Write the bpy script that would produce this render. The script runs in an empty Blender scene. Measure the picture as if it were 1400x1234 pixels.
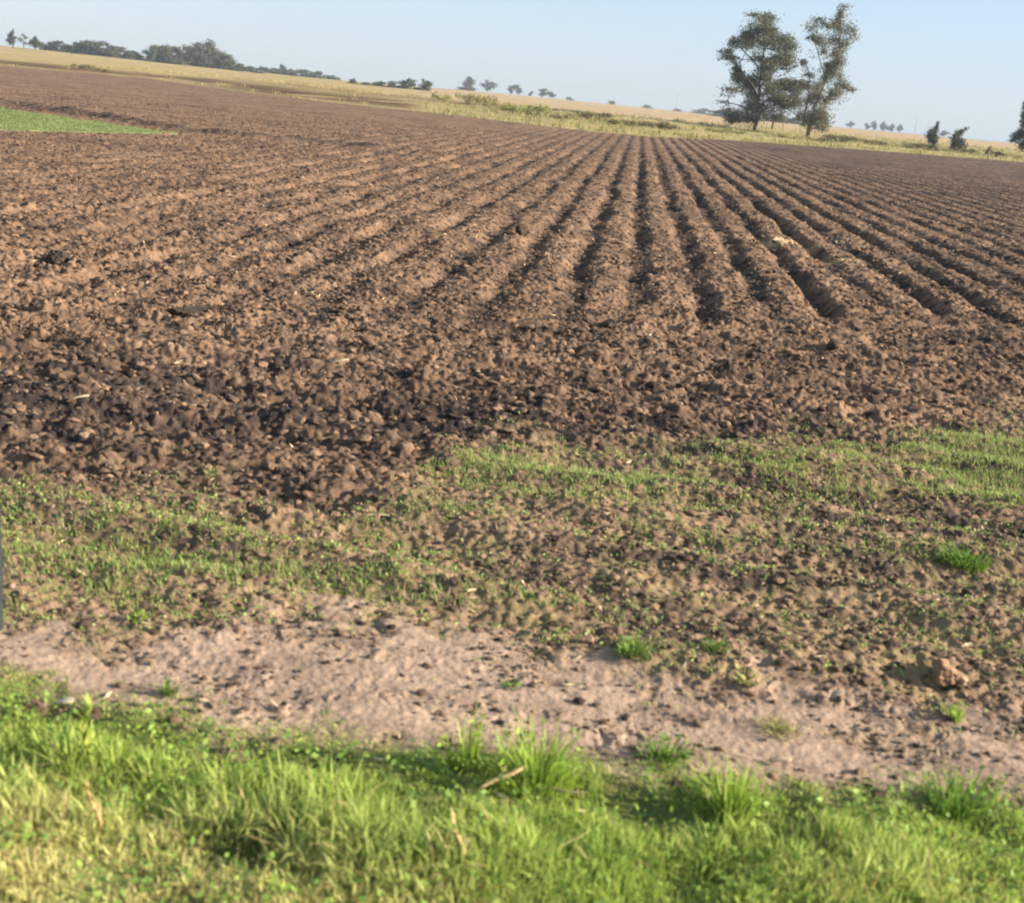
import bpy, math
import numpy as np
from mathutils import Matrix, Vector

rng = np.random.default_rng(7)
R = math.radians
scene = bpy.context.scene
col = scene.collection

# ------------------------------------------------------------------ camera
F = 1600.0; W = 1400; Hh = 1234
CAM_H = 2.2
YAW, PITCH, ROLL = 4.6, 16.77, 5.24
M = Matrix.Rotation(R(YAW), 3, 'Z') @ Matrix.Rotation(R(90 - PITCH), 3, 'X') @ Matrix.Rotation(R(ROLL), 3, 'Z')
MN = np.array(M)
cam_d = bpy.data.cameras.new('camera')
cam = bpy.data.objects.new('camera', cam_d); col.objects.link(cam)
cam.matrix_world = Matrix.Translation((0, 0, CAM_H)) @ M.to_4x4()
cam_d.sensor_width = 36; cam_d.lens = 36 * F / W
cam_d.clip_start = 0.05; cam_d.clip_end = 40000
cam_d.dof.use_dof = True; cam_d.dof.focus_distance = 16; cam_d.dof.aperture_fstop = 2.8
scene.camera = cam

def ray(px, py):
    px = np.asarray(px, float); py = np.asarray(py, float)
    v = np.stack([(px - W / 2) / F, -(py - Hh / 2) / F, -np.ones_like(px + py)], -1)
    return v @ MN.T

def at(px, py, z=0.0):
    d = ray(px, py)
    t = (z - CAM_H) / d[..., 2]
    return d[..., :2] * t[..., None]

FWD = MN @ np.array([0, 0, -1.0]); FWD2 = FWD[:2] / np.linalg.norm(FWD[:2])
RGT2 = np.array([FWD2[1], -FWD2[0]])

def at_dist(px, py, dist):
    """ground point in the direction of a pixel, at a horizontal distance along the viewing axis"""
    d = ray(px, py)[:2]
    return d * dist / float(d @ FWD2)

# ------------------------------------------------------------------ noise
def _h(ix, iy, seed):
    ix = ix.astype(np.int64).astype(np.uint32); iy = iy.astype(np.int64).astype(np.uint32)
    h = ix * np.uint32(374761393) + iy * np.uint32(668265263) + np.uint32((seed * 2246822519) & 0xffffffff)
    h = (h ^ (h >> np.uint32(13))) * np.uint32(1274126177)
    h = (h ^ (h >> np.uint32(16))) * np.uint32(2246822519)
    return h ^ (h >> np.uint32(15))

def hf(ix, iy, seed):
    return _h(ix, iy, seed).astype(np.float32) / np.float32(4294967295.0)

def noise(x, y, seed=0):
    """value-gradient noise, about -1..1"""
    fx = np.floor(x); fy = np.floor(y); u = (x - fx).astype(np.float32); v = (y - fy).astype(np.float32)
    def g(ox, oy):
        a = hf(fx + ox, fy + oy, seed) * np.float32(2 * math.pi)
        return np.cos(a) * (u - ox) + np.sin(a) * (v - oy)
    su = u * u * u * (u * (u * 6 - 15) + 10); sv = v * v * v * (v * (v * 6 - 15) + 10)
    a = g(0, 0) * (1 - su) + g(1, 0) * su
    b = g(0, 1) * (1 - su) + g(1, 1) * su
    return (a * (1 - sv) + b * sv) * 1.5

def fbm(x, y, seed=0, oct=3):
    s = 0; a = 0.55
    for i in range(oct):
        s = s + a * noise(x * 2 ** i + 17.3 * i, y * 2 ** i - 9.1 * i, seed + i); a *= 0.55
    return s

def clods(x, y, cell, seed, p=0.8, squash=0.75):
    """height and a random id of half buried lumps scattered one per cell"""
    wx = x + cell * 0.35 * noise(x / cell * 1.7, y / cell * 1.7, seed + 50)
    wy = y + cell * 0.35 * noise(x / cell * 1.7 + 31, y / cell * 1.7 - 12, seed + 51)
    gx = np.floor(wx / cell); gy = np.floor(wy / cell)
    h = np.zeros(x.shape, np.float32); idv = np.full(x.shape, 0.5, np.float32)
    for ox in (-1, 0, 1):
        for oy in (-1, 0, 1):
            cx = gx + ox; cy = gy + oy
            r = cell * (0.22 + 0.45 * hf(cx, cy, seed + 3) ** 1.5)
            r = np.where(hf(cx, cy, seed + 4) < p, r, 0.0001)
            a = hf(cx, cy, seed + 5) * np.float32(math.pi)
            dx = wx - (cx + 0.15 + 0.7 * hf(cx, cy, seed + 1)) * cell
            dy = wy - (cy + 0.15 + 0.7 * hf(cx, cy, seed + 2)) * cell
            ca, sa = np.cos(a), np.sin(a)
            q = ((dx * ca + dy * sa) ** 2 + ((-dx * sa + dy * ca) * 1.5) ** 2) / (r * r)
            k = (np.maximum(0, 1 - q) ** .36 * r * squash * .82).astype(np.float32)
            # a tilted top makes it a broken lump rather than a pebble
            k = k * (1 + 0.3 * np.clip((dx * sa - dy * ca) / r, -1, 1)).astype(np.float32)
            m = k > h
            h = np.where(m, k, h); idv = np.where(m, hf(cx, cy, seed + 6), idv)
    return h, idv

def sst(a, b, x):
    t = np.clip((x - a) / (b - a), 0, 1); return t * t * (3 - 2 * t)

# ------------------------------------------------------------------ layout: boundaries traced on the ground plane
def curve(pts):
    p = at([a for a, b in pts], [b for a, b in pts]); o = np.argsort(p[:, 0]); return p[o, 0], p[o, 1]

C_GRASS = curve([(-60, 925), (0, 932), (100, 962), (220, 975), (330, 1003), (440, 1020), (560, 1030), (650, 1025), (750, 1045), (850, 1065), (920, 1060), (1000, 1075), (1150, 1090), (1300, 1085), (1400, 1092), (1480, 1100)])
C_TRACK = curve([(-60, 850), (0, 850), (200, 848), (400, 832), (500, 830), (620, 842), (760, 875), (900, 912), (1000, 925), (1200, 945), (1400, 960), (1480, 965)])
C_WEED = curve([(-60, 640), (0, 645), (200, 657), (380, 682), (480, 690), (560, 650), (600, 622), (750, 605), (900, 608), (1050, 603), (1200, 612), (1290, 582), (1400, 562), (1480, 552)])
C_ROWEND = curve([(-60, 455), (0, 450), (230, 435), (370, 455), (520, 455), (740, 448), (840, 440), (975, 440), (1090, 440), (1200, 425), (1290, 440), (1400, 435), (1480, 430)])
C_EDGE = curve([(-60, 86), (0, 92), (200, 108), (350, 130), (500, 147), (600, 157), (700, 169), (790, 178), (880, 186), (1000, 192), (1100, 199), (1250, 210), (1400, 222), (1480, 229)])
C_BANK = curve([(-60, 138), (0, 143), (120, 160), (240, 180), (330, 190), (420, 197), (520, 206), (600, 213)])
C_CROP_LO = curve([(-60, 177), (0, 179), (120, 182), (240, 184)])
C_CROP_HI = curve([(-60, 143), (0, 149), (120, 166), (240, 183.5)])

def yat(c, x): return np.interp(x, c[0], c[1])
XB_END = C_BANK[0][-1]; XC_END = C_CROP_LO[0][-1]

# far terrain: height over the distance beyond the field's edge
GT = np.array([-1, 0, 12, 30, 60, 150, 400, 1000, 2500, 12000.]); GZ = np.array([0, 0, .22, .62, 1.1, 1.35, 1.6, 1.95, 2.2, 2.25])
p_hill = at_dist(700, 130, 900); p_left = at_dist(-60, 65, 480)

def base_h(x, y):
    t = y - yat(C_EDGE, x)
    z = np.interp(t, GT, GZ)
    z = z + 2.2 * np.exp(-(((x - p_hill[0]) / 130) ** 2 + ((y - p_hill[1]) / 260) ** 2))
    z = z + 2.4 * np.exp(-(((x - p_left[0]) / 120) ** 2 + ((y - p_left[1]) / 170) ** 2))
    z = z + np.where(t > 5, 1, 0) * 0.12 * noise(x / 14, y / 14, 71) * sst(5, 40, t)
    return z

SP = 0.81
def zones(x, y):
    j = 0.10 * noise(x * 3.1, y * 3.1, 11) + 0.12 * noise(x * 0.9, y * 0.9, 12)
    g = sst(0.14, -0.14, y - yat(C_GRASS, x) + j + .08 * noise(x * 9, y * 9, 17))            # roadside verge
    tr = sst(0.30, -0.35, y - yat(C_TRACK, x) + 2.2 * j + .22 * noise(x * 6, y * 8, 15) + .12 * noise(x * 15, y * 17, 16)) * (1 - g)
    j2 = 3 * j + 0.5 * noise(x * 0.6, y * 0.6, 13) + .35 * noise(x * 3, y * 4, 18)
    wd = sst(0.5, -0.5, y - yat(C_WEED, x) + j2) * (1 - g) * (1 - tr)
    rows = sst(-0.2, 0.8, y - yat(C_ROWEND, x) + 1.2 * noise(x * 1.1, y * 0.3, 14))
    return g, tr, wd, rows

def crop_mask(x, y):
    y = y + .35 * noise(x * .8, y * .8, 19)
    return (x < XC_END) & (y > yat(C_CROP_LO, x)) & (y < yat(C_CROP_HI, x))

# lumps of extra height at chosen spots: pixel, size, height
def ground(x, y, sp=None):
    """height and albedo of the ground at x, y; sp = sampling distance there"""
    x = np.asarray(x, float); y = np.asarray(y, float)
    r = np.hypot(x, y)
    if sp is None: sp = 0.0021 * r
    t = y - yat(C_EDGE, x)
    g, tr, wd, rows = zones(x, y)
    field = sst(0.3, -0.3, t)
    fade = lambda s: sst(s * 0.9, s * 0.35, sp)          # features of size s vanish when not sampled
    z = base_h(x, y)
    # furrows along y
    ph = (x - 0.18 + 0.09 * noise(x * 0.35, y * 0.30, 21) + 0.085 * noise(x * 1.1, y * 0.9, 22) + 0.05 * noise(x * 3, y * 2.5, 20)) / SP
    u = np.abs(ph - np.round(ph)) * 2                      # 0 in the furrow, 1 on the ridge
    prof = sst(0.10, 0.66, u)
    side = 0.12 + 0.53 * sst(-15, -4.5, x) + 0.35 * sst(-3.0, 0.6, x)
    irr = 0.84 + (0.75 + 0.5 * sst(1, -5, x)) * noise(x * 1.3, y * 0.45, 23)
    amp = 0.140 * (1 - .55 * sst(4, 9, x)) * (1 - .45 * sst(35, 80, y)) * side * np.clip(irr, 0.10, 1.35) * (0.55 + 0.45 * fade(1.2))
    endw = 0.35 + 0.65 * sst(0, 5, y - yat(C_ROWEND, x) + np.where(x > 0.6, 4.5, 0))
    furrow = (prof - 1) * amp * (.85 + .35 * np.clip(noise(x * 2.4, y * 1.8, 9), -1, 1)) * rows * field * endw
    # headland: coarse passes running across
    v = (y + 0.10 * x + 0.35 * noise(x * 0.35, y * 0.35, 24)) / 0.95
    uh = np.abs(v - np.round(v)) * 2
    plough = sst(0.35, -0.35, -(y - yat(C_WEED, x))) * (1 - g) * (1 - tr)
    head = plough * (1 - rows)
    z = z + furrow + head * (sst(0.1, 0.8, uh) - 1) * 0.10 * np.clip(0.6 + 0.8 * noise(x * .6, y * .8, 25), 0, 1.3)
    soil = np.clip(field * (1 - g), 0, 1)
    rough = soil * (1 - 0.95 * tr) * (1 - 0.62 * wd) * (1 + 0.35 * noise(x * 17, y * 17, 34) * fade(.06) + .25 * noise(x * 34, y * 34, 35) * fade(.03))
    yw = y - yat(C_WEED, x)
    xs = x / (1 + 0.75 * head + 0.5 * wd)                      # slabs lie along the passes
    wob = 1 + 0.5 * noise(x * 11, y * 11, 36) + 0.35 * noise(x * 25, y * 25, 37)
    h1, i1 = clods(xs, y, 0.19, 31, 0.45, 0.55)
    h2, i2 = clods(xs, y, 0.095, 32, 0.75, 0.62)
    h3, i3 = clods(x / 1.25, y, 0.048, 33, 0.85, 0.7)
    h1 = h1 * wob; h2 = h2 * wob
    lump = sst(-0.5, 0.5, noise(x * 0.55, y * 0.55, 26))
    hl = 0.75 + 0.18 * head * sst(4.0, 1.5, yw) + 0.3 * sst(-2, -6, x)
    c1 = h1 * (1 - .6 * wd) * fade(0.24) * (0.15 + 0.85 * lump) * hl; c2 = h2 * fade(0.13) * hl; c3 = h3 * fade(0.07)
    crust = sst(-0.25, 0.3, noise(x * 1.9, y * 1.9, 28))
    z = z + rough * (np.maximum(c1, c2) + 0.65 * c3) + tr * soil * (0.30 * c3 * sst(.15, .6, noise(x * 2.3, y * 2.9, 49)) + 0.5 * c2 * sst(.3, .65, noise(x * 1.3, y * 1.7, 46) + .25 * sst(.2, 1.2, x)) + 0.0022 * noise(x * 40, y * 48, 48) + 0.003 * noise(x * 11, y * 19, 47) + 0.010 * noise(x * 2, y * 5, 40))
    z = z + soil * ((0.030 + 0.022 * plough) * fbm(x * 3, y * 3.6, 27, 4) * (1 - 0.75 * tr) + 0.014 * (1 - .8 * tr) * fade(0.06) * noise(x * 19, y * 22, 29))
    # ruts and old passes in the weedy strip
    z = z + wd * soil * 0.085 * noise(x * 0.7 + y * .2, y * 3.0, 41)
    # verge
    z = z + g * (0.05 * noise(x * 1.5, y * 1.5, 42) + 0.02 * noise(x * 6, y * 6, 43))
    # spoil along the bank
    yb = yat(C_BANK, x)
    bw = np.where(x < XB_END + 2, sst(XB_END + 2, XB_END - 3, x), 0)
    bank = np.exp(-((y - yb - 0.8) / 0.7) ** 2) * bw * soil
    z = z + bank * (0.13 + 0.14 * noise(x * 1.1, y * 1.1, 44)) + 0.12 * bw * sst(0, 3, y - yb) * field
    crop = crop_mask(x, y)
    z = np.where(crop, base_h(x, y) + 0.02 * noise(x * 2, y * 2, 45) + 0.03, z)

    # ---------------- albedo (surface colours, with ridge shade painted in at the right)
    idc = np.where(c2 > c1, i2, i1)
    idc = np.where(0.6 * c3 > np.maximum(c1, c2), i3, idc)
    moist = sst(-0.35, 0.75, noise(x * 0.22, y * 0.33, 51) + 0.35 * noise(x * 1.2, y * 1.2, 52))
    spot = lambda px, py, s: np.exp(-(((x - at(px, py)[0]) ** 2 + (y - at(px, py)[1]) ** 2) / s ** 2))
    moist = moist * (0.45 + 0.30 * head)
    moist = np.clip(moist + 0.5 * spot(130, 570, 2.2) + 0.35 * spot(420, 560, 1.4) + 0.3 * spot(900, 560, 1.5) + .30 * sst(0, 1, yw) * sst(5, 2.5, yw) * sst(-.5, .3, noise(x * .7, y * 1.6, 8)), 0, 1)
    strk = wd * sst(.05, .38, noise(x * 1.0 + y * .3, y * 4.2, 66)) * (.35 + .75 * sst(-.6, .6, x))
    dry = np.array([0.183, 0.118, 0.077]); dark_soil = np.array([0.030, 0.024, 0.023]); trk = np.array([0.300, 0.222, 0.166])
    k = np.clip(0.62 * moist + 0.50 * (idc - 0.5) + 0.40 * noise(xs * 8, y * 10, 53) * fade(0.12) + 0.36 * noise(xs * 2.2, y * 5.0, 38) + .55 * sst(.34, .62, noise(xs * 1.5, y * 3.6, 30)) * sst(-.2, .3, noise(x * 5, y * 9, 10)) + 0.22 * noise(xs * .9, y * 1.6, 39) + 0.20 + .20 * sst(3, 12, x) * (1 - wd) * (1 - tr), 0, 1)  # last term paints ridge shade into the field's right side
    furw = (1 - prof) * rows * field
    k = np.clip(k + 0.50 * furw * side, 0, 1)  # soil darker towards the furrow bottoms
    c = dry[None] * (1 - k[..., None]) + dark_soil[None] * k[..., None]
    c = c * (1 + 0.25 * (i3 - 0.5) * fade(0.075) + 0.18 * noise(x * 0.5, y * 0.5, 54))[..., None]
    kt = np.clip(0.24 + 0.45 * noise(x * 1.4, y * 4.2, 55) + 0.35 * noise(x * 5, y * 9, 67) + 0.25 * (idc - 0.5) + 0.22 * sst(.0, 1.4, x) + .5 * sst(.55, .75, noise(x * 9, y * 13, 68)), 0, 1) * 0.6
    ct = trk[None] * (1 - kt[..., None]) + (dark_soil * 1.8)[None] * kt[..., None]
    wt = (tr * 0.95)[..., None]
    c = c * (1 - wt) + ct * wt
    cw = np.array([0.205, 0.143, 0.094])[None] * (1 - 0.6 * k[..., None]) + dark_soil[None] * 0.6 * k[..., None]
    mo = np.clip(.14 + .5 * noise(x * 2.5, y * 3.5, 59) + .3 * noise(x * 11, y * 11, 60), 0, .8)[..., None]
    cw = cw * (1 - mo) + np.array([0.165, 0.150, 0.060])[None] * mo
    c = c * (1 - 0.85 * wd[..., None]) + cw * 0.85 * wd[..., None]
    c = c * (1 - .75 * strk[..., None]) + dark_soil[None] * 1.2 * .75 * strk[..., None]
    strawy = (spot(1072, 331, 0.55) + 0.8 * spot(1150, 355, 0.4))[..., None]
    c = c * (1 - 0.75 * strawy) + np.array([0.42, 0.31, 0.17])[None] * 0.75 * strawy
    gs = np.array([0.105, 0.125, 0.040])[None] * (1 + 0.5 * noise(x * 5, y * 5, 56))[..., None]
    c = c * (1 - g[..., None]) + gs * g[..., None]
    bk = (bank * 0.75)[..., None]
    c = c * (1 - bk) + dark_soil[None] * 1.25 * bk  # darker soil strip along the bank
    cc = np.array([0.165, 0.195, 0.078])[None] * (1 + 0.20 * noise(x * 1.2, y * 1.2, 57) + 0.2 * noise(x * 6, y * 6, 58))[..., None]
    c = np.where(crop[..., None], cc, c)
    # beyond the field
    n1 = noise(x / 9, t / 3.0, 61); n2 = noise(x / 30, t / 8, 62); n3 = noise(x / 2, y / 2, 63)
    vg = np.array([0.185, 0.178, 0.066]); tan = np.array([0.300, 0.228, 0.135]); gold = np.array([0.260, 0.205, 0.098]); drk = np.array([0.060, 0.030, 0.020])
    az = (x * RGT2[0] + y * RGT2[1]) / np.maximum(1, x * FWD2[0] + y * FWD2[1])
    left = sst(-0.06, -0.16, az)
    kv = np.clip(0.62 + 0.6 * n1 + 0.3 * n3, 0, 1) * sst(62, 40, t + 10 * n2)
    kv = kv * (1 - 0.75 * left)
    ft = tan[None] * (1 - left[..., None]) + gold[None] * left[..., None]
    f2 = ft * (1 - kv[..., None]) + vg[None] * kv[..., None]
    f2 = f2 * (1 + 0.18 * n1 + 0.16 * n3 + 0.15 * n2)[..., None]
    ditch = np.exp(-((t - 19 - 7 * n2) / 13.0) ** 2) * sst(-.09, -.12, az) * sst(-0.1, 0.25, noise(x / 7, y / 9, 65) + 0.55)
    f2 = f2 * (1 - 0.97 * ditch[..., None]) + drk[None] * 0.97 * ditch[..., None]
    mid = np.exp(-((t - 46) / 7.0) ** 2) * sst(-.02, -.06, az) * sst(-.27, -.2, az) * 0.6
    f2 = f2 * (1 - mid[..., None]) + drk[None] * 1.6 * mid[..., None]
    farf = sst(700, 1100, t)
    plot = np.array([0.19, 0.135, 0.115])[None] * (1 + 0.3 * noise(x / 260, y / 700, 64))[..., None]
    f2 = f2 * (1 - farf[..., None]) + plot * farf[..., None]
    fm = field[..., None]
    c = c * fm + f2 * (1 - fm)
    return z, np.clip(c, 0.004, 0.8)

def gz(x, y):
    return ground(np.atleast_1d(np.asarray(x, float)), np.atleast_1d(np.asarray(y, float)))[0]

# ------------------------------------------------------------------ materials
def vcol_mat(name, rough=0.9, spec=0.15, trans=0.0, speck=None, bump=None):
    m = bpy.data.materials.new(name); m.use_nodes = True
    nt = m.node_tree; nt.nodes.clear()
    out = nt.nodes.new('ShaderNodeOutputMaterial'); bs = nt.nodes.new('ShaderNodeBsdfPrincipled')
    at_ = nt.nodes.new('ShaderNodeAttribute'); at_.attribute_name = 'Col'
    src = at_.outputs['Color']
    if speck:
        tc = nt.nodes.new('ShaderNodeTexCoord'); nz = nt.nodes.new('ShaderNodeTexNoise')
        nz.inputs['Scale'].default_value = speck[0]; nz.inputs['Detail'].default_value = 4; nz.inputs['Roughness'].default_value = 0.65
        nt.links.new(tc.outputs['Object'], nz.inputs['Vector'])
        mr = nt.nodes.new('ShaderNodeMapRange'); mr.inputs['From Min'].default_value = 0.3; mr.inputs['From Max'].default_value = 0.7
        mr.inputs['To Min'].default_value = 1 - speck[1]; mr.inputs['To Max'].default_value = 1 + speck[1]
        nt.links.new(nz.outputs['Fac'], mr.inputs['Value'])
        mx = nt.nodes.new('ShaderNodeVectorMath'); mx.operation = 'SCALE'
        nt.links.new(src, mx.inputs[0]); nt.links.new(mr.outputs['Result'], mx.inputs['Scale']); src = mx.outputs['Vector']
        if bump:
            bp = nt.nodes.new('ShaderNodeBump'); bp.inputs['Strength'].default_value = bump[0]; bp.inputs['Distance'].default_value = bump[1]
            nt.links.new(nz.outputs['Fac'], bp.inputs['Height']); nt.links.new(bp.outputs['Normal'], bs.inputs['Normal'])
    nt.links.new(src, bs.inputs['Base Color'])
    bs.inputs['Roughness'].default_value = rough; bs.inputs['Specular IOR Level'].default_value = spec
    if trans > 0:
        tr = nt.nodes.new('ShaderNodeBsdfTranslucent'); nt.links.new(src, tr.inputs['Color'])
        mix = nt.nodes.new('ShaderNodeMixShader'); mix.inputs[0].default_value = trans
        nt.links.new(bs.outputs[0], mix.inputs[1]); nt.links.new(tr.outputs[0], mix.inputs[2]); nt.links.new(mix.outputs[0], out.inputs[0])
    else:
        nt.links.new(bs.outputs[0], out.inputs[0])
    return m

M_SOIL = vcol_mat('soil', 1.0, 0.05, speck=(38, 0.22), bump=(0.6, 0.01))
M_FARGRASS = vcol_mat('dry_grassland', 1.0, 0.05, speck=(1.5, 0.2))
M_CROP = vcol_mat('young_crop_green', 0.9, 0.1, speck=(8, 0.25))
M_GRASS = vcol_mat('grass_blade', 0.55, 0.2, 0.45)
M_WEED = vcol_mat('weed_leaf', 0.6, 0.2, 0.35)
M_LEAF = vcol_mat('tree_leaf', 0.6, 0.2, 0.22)
M_BARK = vcol_mat('bark', 0.9, 0.1, speck=(5, 0.35), bump=(0.7, 0.05))
M_CLOD = vcol_mat('clod', 1.0, 0.05, speck=(45, 0.25), bump=(0.6, 0.008))
M_STRAW = vcol_mat('straw', 0.7, 0.2, speck=(30, 0.2))
M_POST = vcol_mat('weathered_post', 0.8, 0.2, speck=(25, 0.3), bump=(0.4, 0.01))

# ------------------------------------------------------------------ mesh helpers
def build(name, verts, faces, cols, mat, parent=None, smooth=False, loc=None):
    """faces: list of (n, k) index arrays; cols: (nverts, 3)"""
    me = bpy.data.meshes.new(name)
    verts = np.asarray(verts, np.float32)
    nl = sum(f.size for f in faces); npol = sum(len(f) for f in faces)
    me.vertices.add(len(verts)); me.vertices.foreach_set('co', verts.ravel())
    me.loops.add(nl); me.loops.foreach_set('vertex_index', np.concatenate([f.ravel() for f in faces]).astype(np.int32))
    tot = np.concatenate([np.full(len(f), f.shape[1], np.int32) for f in faces])
    st = np.concatenate([[0], np.cumsum(tot)[:-1]]).astype(np.int32)
    me.polygons.add(npol); me.polygons.foreach_set('loop_start', st); me.polygons.foreach_set('loop_total', tot)
    me.update(calc_edges=True)
    ca = me.attributes.new('Col', 'FLOAT_COLOR', 'POINT')
    c4 = np.ones((len(verts), 4), np.float32); c4[:, :3] = cols
    ca.data.foreach_set('color', c4.ravel())
    me.polygons.foreach_set('use_smooth', np.full(npol, smooth, bool))
    me.materials.append(mat)
    o = bpy.data.objects.new(name, me); col.objects.link(o)
    if parent is not None: o.parent = parent
    if loc is not None: o.location = loc
    return o

def tag(o, label=None, cat=None, group=None, kind=None):
    if label: o['label'] = label
    if cat: o['category'] = cat
    if group: o['group'] = group
    if kind: o['kind'] = kind
    return o

def empty(name, loc, label, cat, group=None):
    o = bpy.data.objects.new(name, None); col.objects.link(o); o.location = loc; o.empty_display_size = 0.2
    return tag(o, label, cat, group)

def blades(P, h, w, lean, az, colr, bend=0.6, tipcol=None):
    """grass blades: base P (n,3), height, width, lean and direction"""
    n = len(P); L = np.array([0, .4, .75, 1.0])
    d = np.stack([np.cos(az), np.sin(az), np.zeros(n)], -1)
    fa = az + math.pi / 2 + rng.normal(0, .6, n)
    s = np.stack([np.cos(fa), np.sin(fa), np.zeros(n)], -1)
    V = []; C = []
    for i, l in enumerate(L):
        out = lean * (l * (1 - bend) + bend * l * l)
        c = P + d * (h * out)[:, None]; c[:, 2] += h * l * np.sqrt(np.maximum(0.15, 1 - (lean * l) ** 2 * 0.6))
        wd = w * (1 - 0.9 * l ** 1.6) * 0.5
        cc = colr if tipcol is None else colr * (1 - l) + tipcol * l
        if i < 3:
            V += [c - s * wd[:, None], c + s * wd[:, None]]; C += [cc, cc]
        else:
            V += [c]; C += [cc]
    V = np.stack(V, 1).reshape(-1, 3); C = np.stack(C, 1).reshape(-1, 3)
    b = (np.arange(n) * 7)[:, None]
    q = np.concatenate([b + np.array([[0, 1, 3, 2]]), b + np.array([[2, 3, 5, 4]])]); t = b + np.array([[4, 5, 6]])
    return V, [q, t], C

def leaves(P, size, colr, elong=2.2, flat=0.0):
    """single folded leaf quads with random orientation"""
    n = len(P)
    a = rng.normal(0, 1, (n, 3)); a[:, 2] *= (1 - flat); a /= np.linalg.norm(a, axis=1)[:, None] + 1e-9
    b = rng.normal(0, 1, (n, 3)); b[:, 2] *= (1 - flat); b -= a * (a * b).sum(1)[:, None]; b /= np.linalg.norm(b, axis=1)[:, None] + 1e-9
    la = a * (size * 0.5)[:, None]; lb = b * (size * 0.5 / elong)[:, None]
    V = np.stack([P - la, P + lb * 1.0 - la * .1, P + la, P - lb - la * .1], 1).reshape(-1, 3)
    C = np.repeat(colr, 4, 0)
    return V, [(np.arange(n) * 4)[:, None] + np.array([[0, 1, 2, 3]])], C

def tube(pts, rad, n=7, c=(0.1, 0.1, 0.1)):
    pts = np.asarray(pts, float); rad = np.asarray(rad, float)
    V = []; Fc = []
    t = np.gradient(pts, axis=0); t /= np.linalg.norm(t, axis=1)[:, None] + 1e-9
    for i in range(len(pts)):
        u = np.cross(t[i], [0.31, 0.95, 0.1]); u /= np.linalg.norm(u) + 1e-9; w = np.cross(t[i], u)
        a = np.arange(n) * 2 * math.pi / n
        V.append(pts[i] + rad[i] * (np.cos(a)[:, None] * u + np.sin(a)[:, None] * w))
    V = np.concatenate(V)
    for i in range(len(pts) - 1):
        for k in range(n): Fc.append([i * n + k, i * n + (k + 1) % n, (i + 1) * n + (k + 1) % n, (i + 1) * n + k])
    return V, [np.array(Fc)], np.tile(np.array(c, float), (len(V), 1))

def join(parts):
    V = []; C = []; D = {}; off = 0
    for v, fs, c in parts:
        V.append(v); C.append(c)
        for f in fs: D.setdefault(f.shape[1], []).append(f + off)
        off += len(v)
    return np.concatenate(V), [np.concatenate(D[k]) for k in D], np.concatenate(C)

# ------------------------------------------------------------------ ground sheet, split into its surfaces
QUAL = 1.0
def build_ground():
    rs = [0.6, 0.9, 1.2, 1.5, 1.8]
    r = 2.1
    while r < 11000:
        rs.append(r)
        if r < 45: s = 0.0021
        elif r < 170: s = 0.0021 + (r - 45) / 125 * 0.0025
        elif r < 400: s = 0.012
        else: s = 0.05
        r *= 1 + s / QUAL
    rs = np.array(rs)
    dens = 0.00105 / QUAL
    a0 = math.atan2(FWD2[1], FWD2[0])
    n = int(1.14 / dens)
    az_d = np.linspace(-0.57, 0.57, n)
    az_c = np.linspace(0.57, 2 * math.pi - 0.57, 120)[1:-1]
    az = a0 - np.concatenate([az_d, az_c])
    nr, na = len(rs), len(az)
    A, RR = np.meshgrid(az, rs)
    jit = np.zeros_like(RR)
    X = RR * np.cos(A); Y = RR * np.sin(A)
    spg = np.broadcast_to(np.maximum(np.gradient(rs), rs * dens)[:, None], RR.shape).copy()
    spg[:, n:] = np.maximum(spg[:, n:], rs[:, None] * 0.05)
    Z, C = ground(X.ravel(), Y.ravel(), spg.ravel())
    V = np.stack([X.ravel(), Y.ravel(), Z], -1)
    i = np.arange(nr - 1)[:, None]; k = np.arange(na)[None]
    k2 = (k + 1) % na
    Q = np.stack(np.broadcast_arrays(i * na + k, i * na + k2, (i + 1) * na + k2, (i + 1) * na + k), -1).reshape(-1, 4)[:, ::-1]
    cx = X.ravel()[Q].mean(1); cy = Y.ravel()[Q].mean(1)
    wrap = np.broadcast_to((k + 0 * i) >= n - 1, (nr - 1, na)).reshape(-1)
    zone = np.zeros(len(Q), np.int8)                                # 0 field
    g, tr, wd, rows = zones(cx, cy)
    zone[wd > 0.5] = 1; zone[tr > 0.5] = 2; zone[g > 0.5] = 3
    zone[cy > yat(C_EDGE, cx)] = 4; zone[crop_mask(cx, cy)] = 5
    names = ['ploughed_field', 'field_margin', 'dirt_track', 'verge_ground', 'grassland', 'crop_field']
    mats = [M_SOIL, M_SOIL, M_SOIL, M_SOIL, M_FARGRASS, M_CROP]
    for zi in range(6):
        q = Q[zone == zi]
        u, inv = np.unique(q, return_inverse=True)
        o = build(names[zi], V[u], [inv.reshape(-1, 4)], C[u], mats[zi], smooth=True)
        tag(o, kind='structure')
build_ground()

# ------------------------------------------------------------------ loose clods
def ico(sub=1):
    import bmesh
    bm = bmesh.new(); bmesh.ops.create_icosphere(bm, subdivisions=sub, radius=1)
    v = np.array([list(x.co) for x in bm.verts]); f = np.array([[w.index for w in p.verts] for p in bm.faces]); bm.free()
    return v, f

def rough_lump(v, seed):
    r = np.random.default_rng(seed)
    for k in range(7):                                              # chop flat facets off
        d = r.normal(0, 1, 3); d /= np.linalg.norm(d); c = r.uniform(.45, .85)
        s = v @ d; over = np.maximum(0, s - c); v = v - over[:, None] * d
    return v * (1 + r.normal(0, .05, len(v)))[:, None] * r.uniform(.75, 1.25, 3)

IV, IF = ico(2)
LUMPS = [rough_lump(IV.copy(), 100 + k) for k in range(14)]
IVF, IFF = ico(4)

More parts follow.
